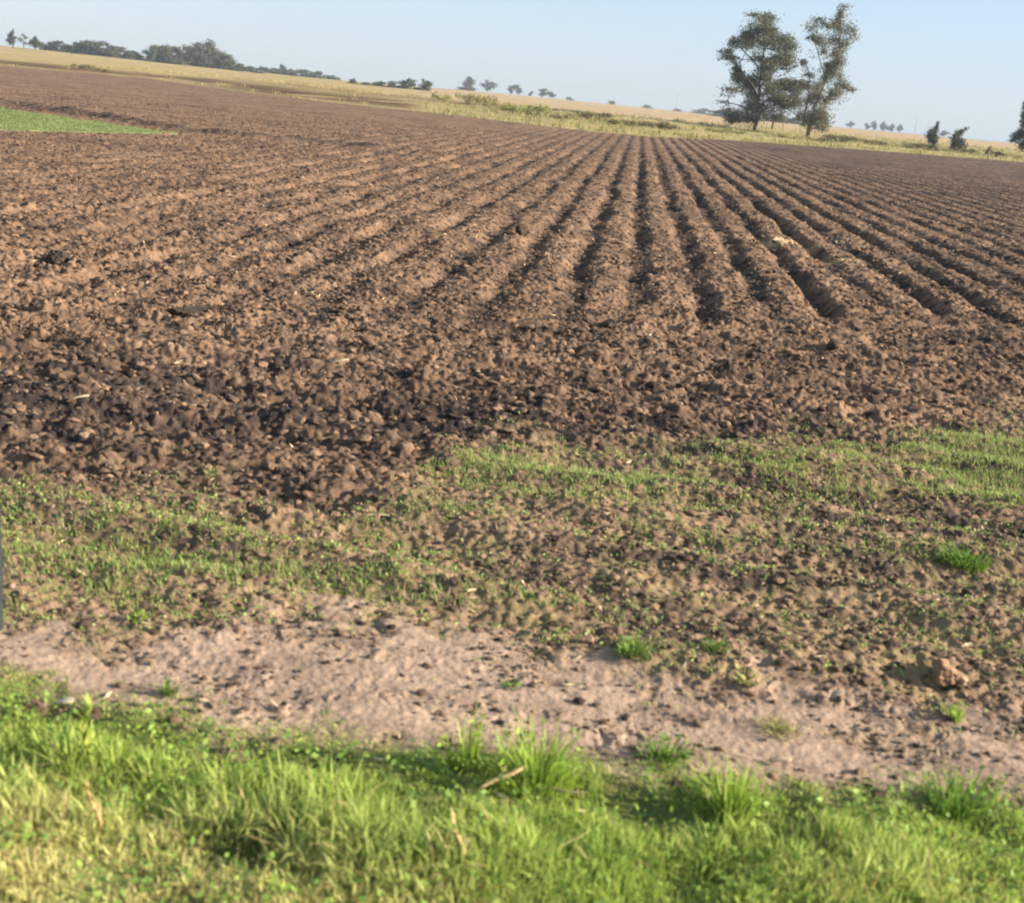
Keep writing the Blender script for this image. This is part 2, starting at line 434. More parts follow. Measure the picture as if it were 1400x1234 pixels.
def rotm(n):
    q = rng.normal(0, 1, (n, 4)); q /= np.linalg.norm(q, axis=1)[:, None]; w, x, y, z = q.T
    return np.stack([1 - 2 * (y * y + z * z), 2 * (x * y - z * w), 2 * (x * z + y * w), 2 * (x * y + z * w), 1 - 2 * (x * x + z * z), 2 * (y * z - x * w),
                     2 * (x * z - y * w), 2 * (y * z + x * w), 1 - 2 * (x * x + y * y)], -1).reshape(-1, 3, 3)

def soil_lumps(name, P, s, colr):
    n = len(P); k = rng.integers(0, len(LUMPS), n)
    base = np.stack(LUMPS)[k]; Rm = rotm(n)
    V = np.einsum('nij,nvj->nvi', Rm, base) * s[:, None, None]
    V[:, :, 2] *= 0.7; V[:, :, 0] *= 1.25
    V += P[:, None]
    nv = base.shape[1]
    Fc = (IF[None] + (np.arange(n) * nv)[:, None, None]).reshape(-1, 3)
    return build(name, V.reshape(-1, 3), [Fc], np.repeat(colr, nv, 0), M_CLOD, smooth=False)

def scatter_px(n, x0, x1, y0, y1):
    """points on the ground in the part of the place that the photograph shows, even over the ground's area"""
    out = []
    c = at([x0, x1, x0, x1], [y0, y0, y1, y1]); lo = c.min(0); hi = c.max(0)
    while sum(len(o) for o in out) < n:
        p = rng.uniform(lo, hi, (n * 4, 2))
        q = (np.c_[p, np.full(len(p), -CAM_H)]) @ MN
        px = W / 2 + F * q[:, 0] / -q[:, 2]; py = Hh / 2 - F * q[:, 1] / -q[:, 2]
        out.append(p[(px > x0) & (px < x1) & (py > y0) & (py < y1)])
    return np.concatenate(out)[:n]

def scatter_polar(n, r0, r1, half=.56):
    a = math.atan2(FWD2[1], FWD2[0]) + rng.uniform(-half, half, n); r = r0 * (r1 / r0) ** rng.random(n)
    return np.c_[r * np.cos(a), r * np.sin(a)]
p = scatter_polar(60000, 3.6, 75)
p = p[p[:, 1] < yat(C_EDGE, p[:, 0]) - 1]; p = p[~crop_mask(p[:, 0], p[:, 1])]
g_, t_, w_, r_ = zones(p[:, 0], p[:, 1])
keep = rng.random(len(p)) < np.clip(1 - g_, 0, 1) * (.4 + .6 * sst(6, 13, np.hypot(p[:, 0], p[:, 1]))) * (1 - .75 * t_)
p = p[keep]; g_, t_, w_, r_ = [a[keep] for a in (g_, t_, w_, r_)]
rr = np.hypot(p[:, 0], p[:, 1])
s = (0.008 + 0.042 * rng.random(len(p)) ** 3.4) * np.where(t_ > .5, 0.5, 1) * np.where(w_ > .5, 0.62, 1)
s = np.maximum(s, 0.0009 * np.minimum(rr, 45))
kk = rng.random(len(p))[:, None] ** 1.0
cl = np.array([0.185, 0.124, 0.084]) * (1 - kk) + np.array([0.036, 0.028, 0.025]) * kk

o = soil_lumps('soil_clods', np.c_[p, gz(p[:, 0], p[:, 1]) + s * 0.15], s, cl); tag(o, kind='stuff')

p = scatter_px(30000, -60, 1460, 640, 1100)
g_, t_, w_, r_ = zones(p[:, 0], p[:, 1])
kp = (rng.random(len(p)) < np.clip(.02 + 1.0 * noise(p[:, 0] * 2.0, p[:, 1] * 4.5, 99) + .35 * w_ + .25 * sst(.3, 1.4, p[:, 0]), .02, 1)) & (g_ < .6)
p = p[kp]; s = 0.004 + .013 * rng.random(len(p)) ** 3
kk = rng.random(len(p))[:, None]
o = soil_lumps('soil_crumbs', np.c_[p, gz(p[:, 0], p[:, 1]) + s * .2], s, np.array([0.24, 0.17, 0.12]) * (1 - kk) + np.array([0.030, 0.025, 0.022]) * kk); tag(o, kind='stuff')

# ------------------------------------------------------------------ roadside grass
def blob(x, y, spots):
    v = np.zeros(len(x))
    for px, py, sx, sy, a in spots:
        c = at(px, py)
        v += a * np.exp(-(((x - c[0]) / sx) ** 2 + ((y - c[1]) / sy) ** 2))
    return v

TALL = [(320, 1105, .38, .22, .5), (60, 1040, .28, .2, .35), (720, 1060, .28, .16, .7), (1000, 1085, .13, .12, .8), (1310, 1095, .2, .15, .6), (640, 1180, .5, .2, .35),
        (460, 1075, .25, .14, .4), (930, 1040, .14, .1, .6), (1180, 1190, .4, .2, .3), (420, 1140, .3, .15, .5), (40, 1120, .2, .15, .3), (1060, 1160, .3, .15, .3), (860, 1170, .3, .15, .25)]
LOW = [(140, 1112, .26, .1, .9), (820, 1105, .28, .09, 1.0), (570, 1085, .2, .09, .8), (300, 1170, .25, .08, .8), (700, 1105, .18, .07, .9), (920, 1110, .2, .08, .7), (250, 1010, .4, .12, .4)]

def verge_grass():
    # two thirds of the blades stand in tufts, the rest between them
    nt_ = 3400
    tc = scatter_px(nt_, -140, 1540, 900, 1330)
    tid = rng.integers(0, nt_, 150000)
    tr_ = rng.uniform(.012, .05, nt_)
    off = rng.normal(0, 1, (len(tid), 2)) * tr_[tid][:, None]
    pt = tc[tid] + off
    pf = scatter_px(90000, -140, 1540, 900, 1330)
    p = np.concatenate([pt, pf]); n = len(p); intuft = np.arange(n) < len(tid)
    th = rng.uniform(.55, 1.55, nt_) ** 1.2; thue = rng.random(nt_)
    tm = np.ones(n); tm[:len(tid)] = th[tid]; tm[len(tid):] = rng.uniform(.35, .9, len(pf))
    hue = rng.random(n); hue[:len(tid)] = np.clip(.65 * thue[tid] + .45 * hue[:len(tid)] - .05, 0, 1)
    oa = np.arctan2(off[:, 1], off[:, 0]); wind = 2.6
    az = rng.uniform(0, 2 * math.pi, n); az[:len(tid)] = oa + rng.normal(0, .7, len(tid))
    x, y = p[:, 0], p[:, 1]
    d = yat(C_GRASS, x) - y + 0.14 * noise(x * 4, y * 4, 81) + .07 * noise(x * 11, y * 11, 80)
    tall = blob(x, y, TALL); low = blob(x, y, LOW)
    cl = noise(x * 4.2, y * 5, 82); cl2 = noise(x * 1.6, y * 2.4, 83)
    dens = (0.35 * sst(-0.22, 0.05, d) + .65 * sst(0.0, .42, d)) * np.clip(0.82 + 0.6 * cl + 0.5 * cl2 + 0.4 * tall - 0.6 * low, 0.05, 1)
    k = rng.random(n) < dens
    x, y, d, tall, low, cl, cl2, tm, hue, az, intuft = [q[k] for q in (x, y, d, tall, low, cl, cl2, tm, hue, az, intuft)]
    n = len(x)
    h = (0.035 + 0.026 * (cl + cl2) * .6 + 0.092 * tall - 0.012 * low) * tm * rng.uniform(.55, 1.25, n) * (0.30 + 0.70 * sst(0, .5, d - .25 * np.clip(tall, 0, 1) * -1))
    h = np.clip(h, 0.02, 0.42)
    w = rng.uniform(0.0028, 0.0075, n) * (1 + 0.6 * (h > .12))
    bl = blob(x, y, [(120, 1235, .85, .38, 1.15), (560, 1280, .5, .16, .5), (1250, 1230, .5, .2, .3)])
    dryp = rng.random(n) < np.clip(0.05 + 0.30 * bl + 0.09 * noise(x * 3, y * 3, 84) + .05 * (~intuft), 0, .8)
    v = hue[:, None]
    green = np.array([0.150, 0.265, 0.048]) * (1 - v) + np.array([0.470, 0.570, 0.130]) * v
    yel = np.array([0.72, 0.70, 0.30]); b2 = np.clip(0.85 * bl, 0, .9)[:, None]
    green = green * (1 - b2) + yel * (0.7 + 0.5 * v) * b2
    dry = np.array([0.46, 0.37, 0.18]) * (0.6 + 0.6 * rng.random((n, 1)))
    c = np.where(dryp[:, None], dry, green)
    lean = np.clip(rng.normal(.5, .3, n), .05, 1.2); lean = np.where(dryp, lean + .35, lean)
    P = np.c_[x, y, gz(x, y) - 0.008]
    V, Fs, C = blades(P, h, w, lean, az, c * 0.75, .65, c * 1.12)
    o = build('verge_grass', V, Fs, C, M_GRASS); tag(o, kind='stuff')
    # small broad leaves low down among the blades
    m = 14000
    p = scatter_px(m, -100, 1500, 940, 1300); x, y = p[:, 0], p[:, 1]
    k = (yat(C_GRASS, x) - y > 0.03) & (rng.random(m) < np.clip(.4 + .8 * noise(x * 4, y * 4, 85), .05, 1)); x, y = x[k], y[k]; m = len(x)
    v = rng.random((m, 1)); c = np.array([0.10, 0.20, 0.04]) * (1 - v) + np.array([0.29, 0.42, 0.09]) * v
    V, Fs, C = leaves(np.c_[x, y, gz(x, y) + rng.uniform(.005, .07, m)], rng.uniform(.012, .035, m), c, 1.7, .45)
    o = build('ground_cover_leaves', V, Fs, C, M_GRASS); tag(o, kind='stuff')
verge_grass()

# short green growth on the field margin
GREEN = [(700, 645, 1.1, .5, 1.2), (860, 655, .7, .35, .5), (1150, 655, .8, .3, .9), (1360, 620, 1.2, .9, 1.5), (1290, 600, .8, .5, .7), (1390, 660, .9, .5, .8), (450, 800, .55, .16, 1.0), (560, 805, .45, .13, 1.0), (240, 770, .6, .25, .8),
         (80, 740, .6, .5, .8), (120, 800, .5, .2, .6), (1315, 765, .3, .12, 1.2), (640, 820, .25, .1, 1.0), (720, 825, .25, .12, .6), (1000, 700, .8, .25, .3), (330, 740, .8, .3, .45), (60, 690, .6, .3, .6),
         (870, 890, .1, .06, 1.0), (980, 895, .1, .06, .6), (1240, 850, .3, .1, .4), (800, 740, .4, .15, .5), (1200, 710, .5, .2, .4), (540, 700, .4, .2, .5), (1000, 640, .7, .2, .4)]
def margin_weeds():
    n = 240000
    p = scatter_px(n, -120, 1520, 545, 1010); x, y = p[:, 0], p[:, 1]
    g, t, w, r = zones(x, y)
    b = blob(x, y, GREEN)
    cl = noise(x * 6, y * 8, 91); c2 = noise(x * 1.2 + y * .3, y * 3.4, 92)
    dens = w * np.clip(1.7 * (-0.06 + 0.10 * sst(-.3, -1.5, x) + 0.36 * c2 + 0.36 * cl + 0.32 * b + .36 * noise(x * 12, y * 14, 93)), 0.02, .85) + t * np.clip(0.5 * cl - 0.30 + .7 * b, 0, .5) * 0.55
    k = rng.random(n) < dens
    x, y, b, cl = x[k], y[k], b[k], cl[k]; n = len(x)
    half = rng.random(n) < np.clip(.45 + .3 * b, 0, .85)
    v = rng.random((n, 1))
    c = np.array([0.125, 0.205, 0.052]) * (1 - v) + np.array([0.36, 0.46, 0.140]) * v
    dry = rng.random(n) < .16
    c = np.where(dry[:, None], np.array([0.38, 0.30, 0.16]) * (.6 + .6 * v), c)
    z = gz(x, y)
    P = np.c_[x, y, z]
    i = half
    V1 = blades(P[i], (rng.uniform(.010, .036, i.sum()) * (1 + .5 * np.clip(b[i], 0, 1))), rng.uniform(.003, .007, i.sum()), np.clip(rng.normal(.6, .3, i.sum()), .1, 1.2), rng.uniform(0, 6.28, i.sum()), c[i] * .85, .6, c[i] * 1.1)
    i = ~half; Q = P[i].copy(); Q[:, 2] += rng.uniform(.004, .03, i.sum())
    V2 = leaves(Q, rng.uniform(.010, .028, i.sum()), c[i], 1.9, .5)
    V, Fs, C = join([V1, V2])
    o = build('margin_ground_cover', V, Fs, C, M_GRASS); tag(o, kind='stuff')
margin_weeds()

# straw and stubble bits lying about the soil
def litter():
    n = 2600
    p = scatter_px(n, -80, 1480, 300, 1180); x, y = p[:, 0], p[:, 1]
    z = gz(x, y); rr = np.hypot(x, y)
    P = np.c_[x, y, z + .012]
    v = rng.random((n, 1)); c = np.array([0.50, 0.40, 0.24]) * (.55 + .6 * v)
    V, Fs, C = leaves(P, np.maximum(rng.uniform(.02, .09, n), .0035 * rr), c, 6, .8)
    o = build('straw_litter', V, Fs, C, M_STRAW); tag(o, kind='stuff')
litter()

# young crop on the green wedge
def crop_blades():
    n = 60000
    p = scatter_px(n, -100, 250, 140, 186); k = crop_mask(p[:, 0], p[:, 1]); p = p[k]; n = len(p)
    v = rng.random((n, 1)); c = np.array([0.165, 0.210, 0.080]) * (.75 + .5 * v) * (1 + .25 * noise(p[:, 0] * .5, p[:, 1] * .5, 97))[:, None]
    V, Fs, C = blades(np.c_[p, gz(p[:, 0], p[:, 1]) - .01], rng.uniform(.04, .08, n), rng.uniform(.012, .025, n), rng.uniform(.2, .8, n), rng.uniform(0, 6.28, n), c)
    o = build('young_crop', V, Fs, C, M_GRASS); tag(o, kind='stuff')
crop_blades()

# rank dry grass along the far edge of the field
def far_grass():
    n = 5200
    x = rng.uniform(-95, 75, n); t = rng.uniform(0, 1, n) ** 1.5 * 62 + 0.1
    y = yat(C_EDGE, x) + t
    nn = noise(x / 6, t / 4, 95)
    k = rng.random(n) < np.clip(.5 + .6 * nn, .06, 1); x, y, t, nn = x[k], y[k], t[k], nn[k]
    az0 = (x * RGT2[0] + y * RGT2[1]) / (x * FWD2[0] + y * FWD2[1])
    k = (az0 > -.10) | (t > 40) | (rng.random(len(x)) < .05 + .6 * sst(.2, .5, noise(x / 7, y / 7, 96)) * (t < 9)); x, y, t, nn = x[k], y[k], t[k], nn[k]
    m = 9
    X = np.repeat(x, m) + rng.normal(0, .35, len(x) * m); Y = np.repeat(y, m) + rng.normal(0, .35, len(x) * m); n = len(X)
    hh = np.repeat(rng.uniform(.2, .75, len(x)) * (0.6 + .5 * np.clip(nn, 0, 1)), m) * rng.uniform(.6, 1.2, n)
    v = np.repeat(rng.random((len(x), 1)), m, 0)
    az = (X * RGT2[0] + Y * RGT2[1]) / (X * FWD2[0] + Y * FWD2[1]); left = sst(-.06, -.16, az)[:, None]
    green = np.array([0.15, 0.175, 0.05]) * (1 - left) + np.array([0.30, 0.24, 0.10]) * left
    c = green * (1 - v) + np.array([0.40, 0.33, 0.15]) * v
    Z = base_h(X, Y)
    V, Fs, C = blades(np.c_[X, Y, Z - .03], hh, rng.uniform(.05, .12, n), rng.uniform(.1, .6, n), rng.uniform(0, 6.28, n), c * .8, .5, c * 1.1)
    o = build('rank_grass', V, Fs, C, M_GRASS); tag(o, kind='stuff')
far_grass()

# ------------------------------------------------------------------ single weeds
def weed_tuft(name, px, py, h, n, c0, label, cat='weed', group=None, spread=.05, wdt=.007, lean=.5, broad=0):
    b = at(px, py); z = gz(b[0], b[1])[0]
    a = rng.uniform(0, 6.28, n); r = spread * rng.random(n)
    x, y = r * np.cos(a), r * np.sin(a)
    v = rng.random((n, 1)); c = np.array(c0) * (.65 + .7 * v)
    parts = [blades(np.c_[x, y, np.full(n, -.01)], h * rng.uniform(.5, 1.1, n), wdt * rng.uniform(.6, 1.3, n), np.clip(rng.normal(lean, .2, n), .05, 1.2), a + rng.normal(0, .5, n), c * .8, .55, c * 1.1)]
    if broad:
        q = rng.normal(0, 1, (broad, 3)) * np.array([spread * .9, spread * .9, h * .25]) + np.array([0, 0, h * .5])
        q[:, 2] = np.abs(q[:, 2])
        q[:, :2] = np.clip(q[:, :2], -spread, spread)
        rt = q * np.array([.25, .25, 0]); sd_ = np.stack([-q[:, 1], q[:, 0], 0 * q[:, 0]], 1); sd_ = .0016 * sd_ / (np.linalg.norm(sd_, axis=1)[:, None] + 1e-6)
        pv = np.stack([rt - sd_, rt + sd_, q + sd_, q - sd_], 1).reshape(-1, 3)
        parts.append((pv, [(np.arange(broad) * 4)[:, None] + np.array([[0, 1, 2, 3]])], np.tile(np.array(c0) * .8, (len(pv), 1))))
        v = rng.random((broad, 1))
        parts.append(leaves(q, rng.uniform(.016, .036, broad), np.array(c0) * (.7 + .6 * v), 1.9, .3))
    V, Fs, C = join(parts)
    o = build(name, V, Fs, C, M_WEED, loc=(b[0], b[1], z)); tag(o, label, cat, group)
    return o

LIME = (0.25, 0.36, 0.055); GRN = (0.12, 0.22, 0.035)
WG = 'weeds standing up at the edge of the verge'
weed_tuft('weed_tuft', 735, 1078, .22, 150, LIME, 'broad lime green grassy weed clump rising where verge meets bare track', 'weed', WG, .12, .008, .5, 60)
weed_tuft('weed_tuft', 998, 1110, .21, 110, LIME, 'yellowish upright weed clump with a dark shaded hollow on its left', 'weed', WG, .07, .008, .35, 20)
weed_tuft('weed_tuft', 908, 1040, .10, 90, GRN, 'low round green weed on the bare track just beyond the verge grass', 'weed', WG, .08, .007, .7, 20)
weed_tuft('weed_tuft', 1312, 1108, .16, 110, GRN, 'bushy green weed clump at the right end of the verge beside the track', 'weed', WG, .11, .008, .5, 45)
weed_tuft('weed_tuft', 640, 1060, .24, 22, LIME, 'thin pale green spike of weed standing above broad verge leaves', 'weed', WG, .03, .010, .15, 14)
weed_tuft('weed_tuft', 620, 1060, .12, 20, LIME, 'short weed with wide pale leaves leaning beside the thin green spike', 'weed', WG, .05, .014, .6, 26)
WT = 'small weeds scattered over the bare soil'
weed_tuft('weed_tuft', 866, 902, .06, 170, GRN, 'bright green tuft alone where weedy strip meets bare track', 'weed', WT, .07, .006, .7, 16)
weed_tuft('weed_tuft', 1306, 985, .09, 40, LIME, 'upright green weed on the bare track below the big clod', 'weed', WT, .03, .007, .4, 12)
weed_tuft('weed_tuft', 700, 938, .045, 30, GRN, 'tiny green weed in the middle of the bare track', 'weed', WT, .03, .006, .7, 5)
weed_tuft('weed_tuft', 192, 846, .05, 40, LIME, 'small lime weed at left on the upper edge of the track', 'weed', WT, .035, .008, .6, 14)
weed_tuft('weed_tuft', 1020, 938, .05, 80, (0.36, 0.36, 0.14), 'pale yellow weed on the track edge with flat leaves', 'weed', WT, .05, .008, .9, 12)
weed_tuft('weed_tuft', 1062, 1000, .05, 160, (0.26, 0.27, 0.08), 'flat yellow green grass patch on the bare track', 'weed', WT, .075, .006, .9)
weed_tuft('weed_tuft', 1318, 768, .07, 420, GRN, 'dense bright green tuft in the weedy strip above the big clod', 'weed', WT, .13, .009, .6, 30)
weed_tuft('weed_tuft', 975, 900, .06, 40, GRN, 'small green weed beside a dark rut at the margin of the track', 'weed', WT, .05, .007, .6, 12)
weed_tuft('weed_tuft', 232, 947, .07, 34, GRN, 'little green weed on the track right above the left verge', 'weed', WT, .035, .007, .5, 8)

# tall stalks: stem and leaves are parts
def stalk(px, py, h, label, c_stem, c_leaf, nleaf, lean=(0.02, 0), name='tall_weed', size=.07, group=None):
    b = at(px, py); z = gz(b[0], b[1])[0]
    e = empty(name, (b[0], b[1], z), label, 'weed', group)
    zz = np.linspace(0, h, 8); pts = np.c_[lean[0] * zz + .012 * np.sin(zz * 25), lean[1] * zz + .01 * np.cos(zz * 21), zz - .01]
    V, Fs, C = tube(pts, np.linspace(.006, .003, 8), 6, c_stem); build('stem', V, Fs, C, M_WEED, e, True)
    k = np.linspace(.35, 1, nleaf); P = np.c_[np.interp(k * h, zz, pts[:, 0]), np.interp(k * h, zz, pts[:, 1]), k * h]
    a = rng.uniform(0, 6.28, nleaf); v = rng.random((nleaf, 1))
    V, Fs, C = blades(P, size * rng.uniform(.7, 1.2, nleaf), size * .28 * np.ones(nleaf), rng.uniform(.5, 1.0, nleaf), a, np.array(c_leaf) * (.75 + .5 * v), .5)
    build('leaf_cluster', V, Fs, C, M_WEED, e)
    return e
stalk(120, 1062, .26, 'tall yellow green weed rising at the left above the verge grass', (0.22, 0.27, .06), (0.30, 0.36, .07), 26, (0.03, 0), size=.055)
stalk(134, 1140, .20, 'dry straw coloured broken stalk standing in dark grass on the left', (0.50, 0.36, .17), (0.42, 0.33, .15), 8, (-0.06, -.05), 'dead_stalk', .045)
stalk(632, 1205, .16, 'pale dead seed stalk in the middle of the verge grass at the bottom', (0.50, 0.40, .18), (0.5, 0.42, .2), 7, (-0.18, 0.05), 'dead_stalk', .04)

# ------------------------------------------------------------------ sticks, chaff and single clods
def stick(px, py, L, ang, tilt, rad, c, label, cat='stick', name='dry_stick', twig=True, up=.02):
    b = at(px, py); z = gz(b[0], b[1])[0] + up
    d = np.array([math.cos(ang) * math.cos(tilt), math.sin(ang) * math.cos(tilt), math.sin(tilt)])
    sd = np.cross(d, [0, 0, 1]); s = np.linspace(-.5, .5, 7)
    pts = s[:, None] * d * L + (np.sin(s * 7) * L * .035)[:, None] * sd
    parts = [tube(pts, rad * np.array([.6, .9, 1, 1.05, .95, .8, .35]), 7, c)]
    if twig:
        for q, k in ((.15, 1), (-.12, -1)):
            st = d * q * L; e = st + (d * .7 + sd * k * .5 + np.array([0, 0, .5])) * L * .28
            parts.append(tube(np.stack([st, (st + e) / 2 + .004, e]), [rad * .6, rad * .5, rad * .2], 6, c))
    V, Fs, C = join(parts)
    return tag(build(name, V, Fs, C, M_STRAW, smooth=True, loc=(b[0], b[1], z)), label, cat)
stick(685, 1094, .16, .35, .45, .007, (0.55, 0.40, .22), 'pale dry forked stick leaning in the shaded gap of the verge', up=.07)
stick(765, 1100, .17, -.1, .12, .004, (0.30, 0.24, .15), 'thin brown twig lying right of the forked stick in shade', 'twig', 'dry_twig', False, .06)
stick(780, 1185, .12, .6, .35, .002, (0.34, 0.33, .13), 'thin straw stem slanting over the lower verge grass', 'straw', 'loose_straw', False, .10)

def chip(px, py, L, wd, ang, c, label, cat='straw', name='straw_piece', tilt=.25):
    """a curled husk: a bent strip with thickness"""
    b = at(px, py); z = gz(b[0], b[1])[0]
    s = np.linspace(-.5, .5, 9); d = np.array([math.cos(ang), math.sin(ang), 0]); sd = np.array([-d[1], d[0], 0])
    V = []
    for q in s:
        w = wd * .5 * math.sqrt(max(.03, 1 - (2 * q) ** 2)); ctr = d * q * L + np.array([0, 0, .012 + .05 * L * (1 - (2 * q) ** 2) + tilt * q * L])
        for u, hz in ((-1, .006), (0, -.001), (1, .006), (1, .0), (0, -.007), (-1, .0)):
            V.append(ctr + sd * u * w + np.array([0, 0, hz]))
    Fc = [[i * 6 + k, i * 6 + (k + 1) % 6, i * 6 + 6 + (k + 1) % 6, i * 6 + 6 + k] for i in range(8) for k in range(6)]
    V = np.array(V) + np.array([0, 0, abs(tilt) * L * .5])
    return tag(build(name, V, [np.array(Fc)], np.tile(np.array(c), (len(V), 1)), M_STRAW, smooth=True, loc=(b[0], b[1], z)), label, cat)
PALE = (0.55, 0.44, .30)
chip(463, 497, .16, .04, .25, PALE, 'long whitish straw piece lying on dark clods below the row ends')
chip(108, 549, .13, .035, .3, PALE, 'short whitish straw piece on the darkest ploughed soil at left')
chip(1066, 1046, .075, .028, -.2, (.42, .33, .22), 'pale husk on the bare track beside the right part of the verge', 'husk', 'maize_husk')
chip(88, 968, .075, .035, .0, (0.42, .37, .26), 'pale husk over a dark hole at the left edge of the verge', 'husk', 'maize_husk')
chip(1142, 962 , .055, .03, .3, (.27, .24, .20), 'small greyish husk in the middle of the right track', 'husk', 'maize_husk')

def clod(px, py, size, c, label, seed, cat='clod', sq=.85, group=None):
    b = at(px, py); z = gz(b[0], b[1])[0]
    v = rough_lump(IVF.copy(), seed); v = v / np.abs(v).max() 
    n = v[:, 0:1] * 0 + (0.10 * noise(v[:, 0] * 2.3 + v[:, 2], v[:, 1] * 2.3 - v[:, 2], seed) + .05 * noise(v[:, 0] * 6 + v[:, 2] * 3, v[:, 1] * 6, seed + 1))[:, None]
    v = v * (1 + n) * size; v[:, 2] *= sq
    cc = np.array(c) * (1 + .25 * noise(v[:, 0] / size * 3, v[:, 1] / size * 3 + v[:, 2] / size * 2, seed + 2))[:, None]
    return tag(build('soil_clod', v, [IFF], cc, M_CLOD, smooth=False, loc=(b[0], b[1], z + size * sq * .55)), label, cat, group)
clod(1288, 930, .074, (0.20, 0.13, .082), 'big tan soil clod with a long shadow beside the right track', 501, sq=.95)
clod(1312, 934, .030, (0.34, 0.24, .15), 'small tan clod lying against the right foot of the big clod', 502, sq=.7)
clod(802, 882, .032, (0.22, 0.15, .10), 'brown clod on the margin left of the bright green tuft', 503)
clod(1138, 476, .10, (0.06, 0.045, .035), 'dark isolated clod on smooth headland right of the row ends', 504)
clod(832, 446, .14, (0.045, 0.036, .03), 'large black clod at the end of the middle furrow', 505, sq=.6)
clod(258, 430, .20, (0.045, 0.036, .03), 'widest black clod lying alone on the left headland', 506, sq=.4)
clod(77, 355, .17, (0.05, 0.04, .033), 'black clod standing out of the pale field far left', 507, sq=.6)
clod(713, 322, .13, (0.05, 0.038, .03), 'dark upright clod on a ridge left of the central furrows', 508, sq=1.1)

# ------------------------------------------------------------------ post at the left edge
def post():
    b = at(-8, 862); z = gz(b[0], b[1])[0]
    up = np.linspace(-.1, 1.12, 12); pts = np.c_[.012 * np.sin(up * 3.2), .006 * np.cos(up * 4), up]
    rad = np.array([.030, .030, .031, .032, .032, .031, .031, .030, .029, .028, .027, .022])
    e = empty('fence_post', (b[0], b[1], z), 'slim dark grey post cut off by the left edge of the picture', 'post')
    V, Fs, C = tube(pts, rad, 12, (0.022, 0.027, 0.030)); build('shaft', V, Fs, C, M_POST, e, True)
    V, Fs, C = tube([[pts[-1][0], pts[-1][1], 1.115], [pts[-1][0], pts[-1][1], 1.128], [pts[-1][0], pts[-1][1], 1.135]], [.023, .021, .001], 12, (0.03, 0.035, .035)); build('cap', V, Fs, C, M_POST, e, False)
post()

# ------------------------------------------------------------------ trees
ROT = R(ROLL)
def crown_mesh(clumps, c0, c1, leaf, dens, parent, depth, mat=M_LEAF, airy=False):
    """clumps: (x, z, rx, rz, y, ry, weight)"""
    Vs = []
    if airy:
        ext = []
        for a in clumps:
            dd = sorted(clumps, key=lambda b: (a[0] - b[0]) ** 2 + (a[1] - b[1]) ** 2)[1:4]
            for b in dd:
                ext.append(((a[0] + b[0]) / 2, (a[1] + b[1]) / 2, (a[2] + b[2]) * .5, (a[3] + b[3]) * .6, (a[4] + b[4]) / 2, (a[5] + b[5]) * .5, .085))
            ext.append((a[0], a[1] - a[3] * .5, a[2] * 1.35, a[3] * 1.7, a[4], a[5] * 1.2, .11 * a[6]))
        clumps = [(a[0], a[1], a[2], a[3] * 1.15, a[4], a[5], a[6] * .8) for a in clumps] + ext
    for (x, z, rx, rz, y, ry, wt) in clumps:
        n = max(10, int(24 * dens * wt * rx * rz / (leaf * leaf)))
        q = rng.normal(0, 1, (n, 3)); q /= np.linalg.norm(q, axis=1)[:, None]; q *= (rng.random(n) ** .45 * np.where(rng.random(n) < .25, 1.35, 1))[:, None]
        q *= (1 + .55 * noise(q[:, 0] * 2.2 + x * 3, q[:, 2] * 2.2 + z * 3, 5))[:, None]
        P = q * np.array([rx, ry, rz]) + np.array([x, y, z])
        v = np.clip(rng.random((n, 1)) * .6 + rng.random() * .5, 0, 1)
        Vs.append(leaves(P, leaf * rng.uniform(.7, 1.5, n), np.array(c0) * (1 - v) + np.array(c1) * v, 2.0))
    V, Fs, C = join(Vs)
    return build('crown', V, Fs, C, mat, parent)

def oriented_empty(name, p, z, label, cat, group=None):
    e = empty(name, (p[0], p[1], z), label, cat, group)
    e.rotation_euler = (0, 0, math.atan2(RGT2[1], RGT2[0]))
    return e

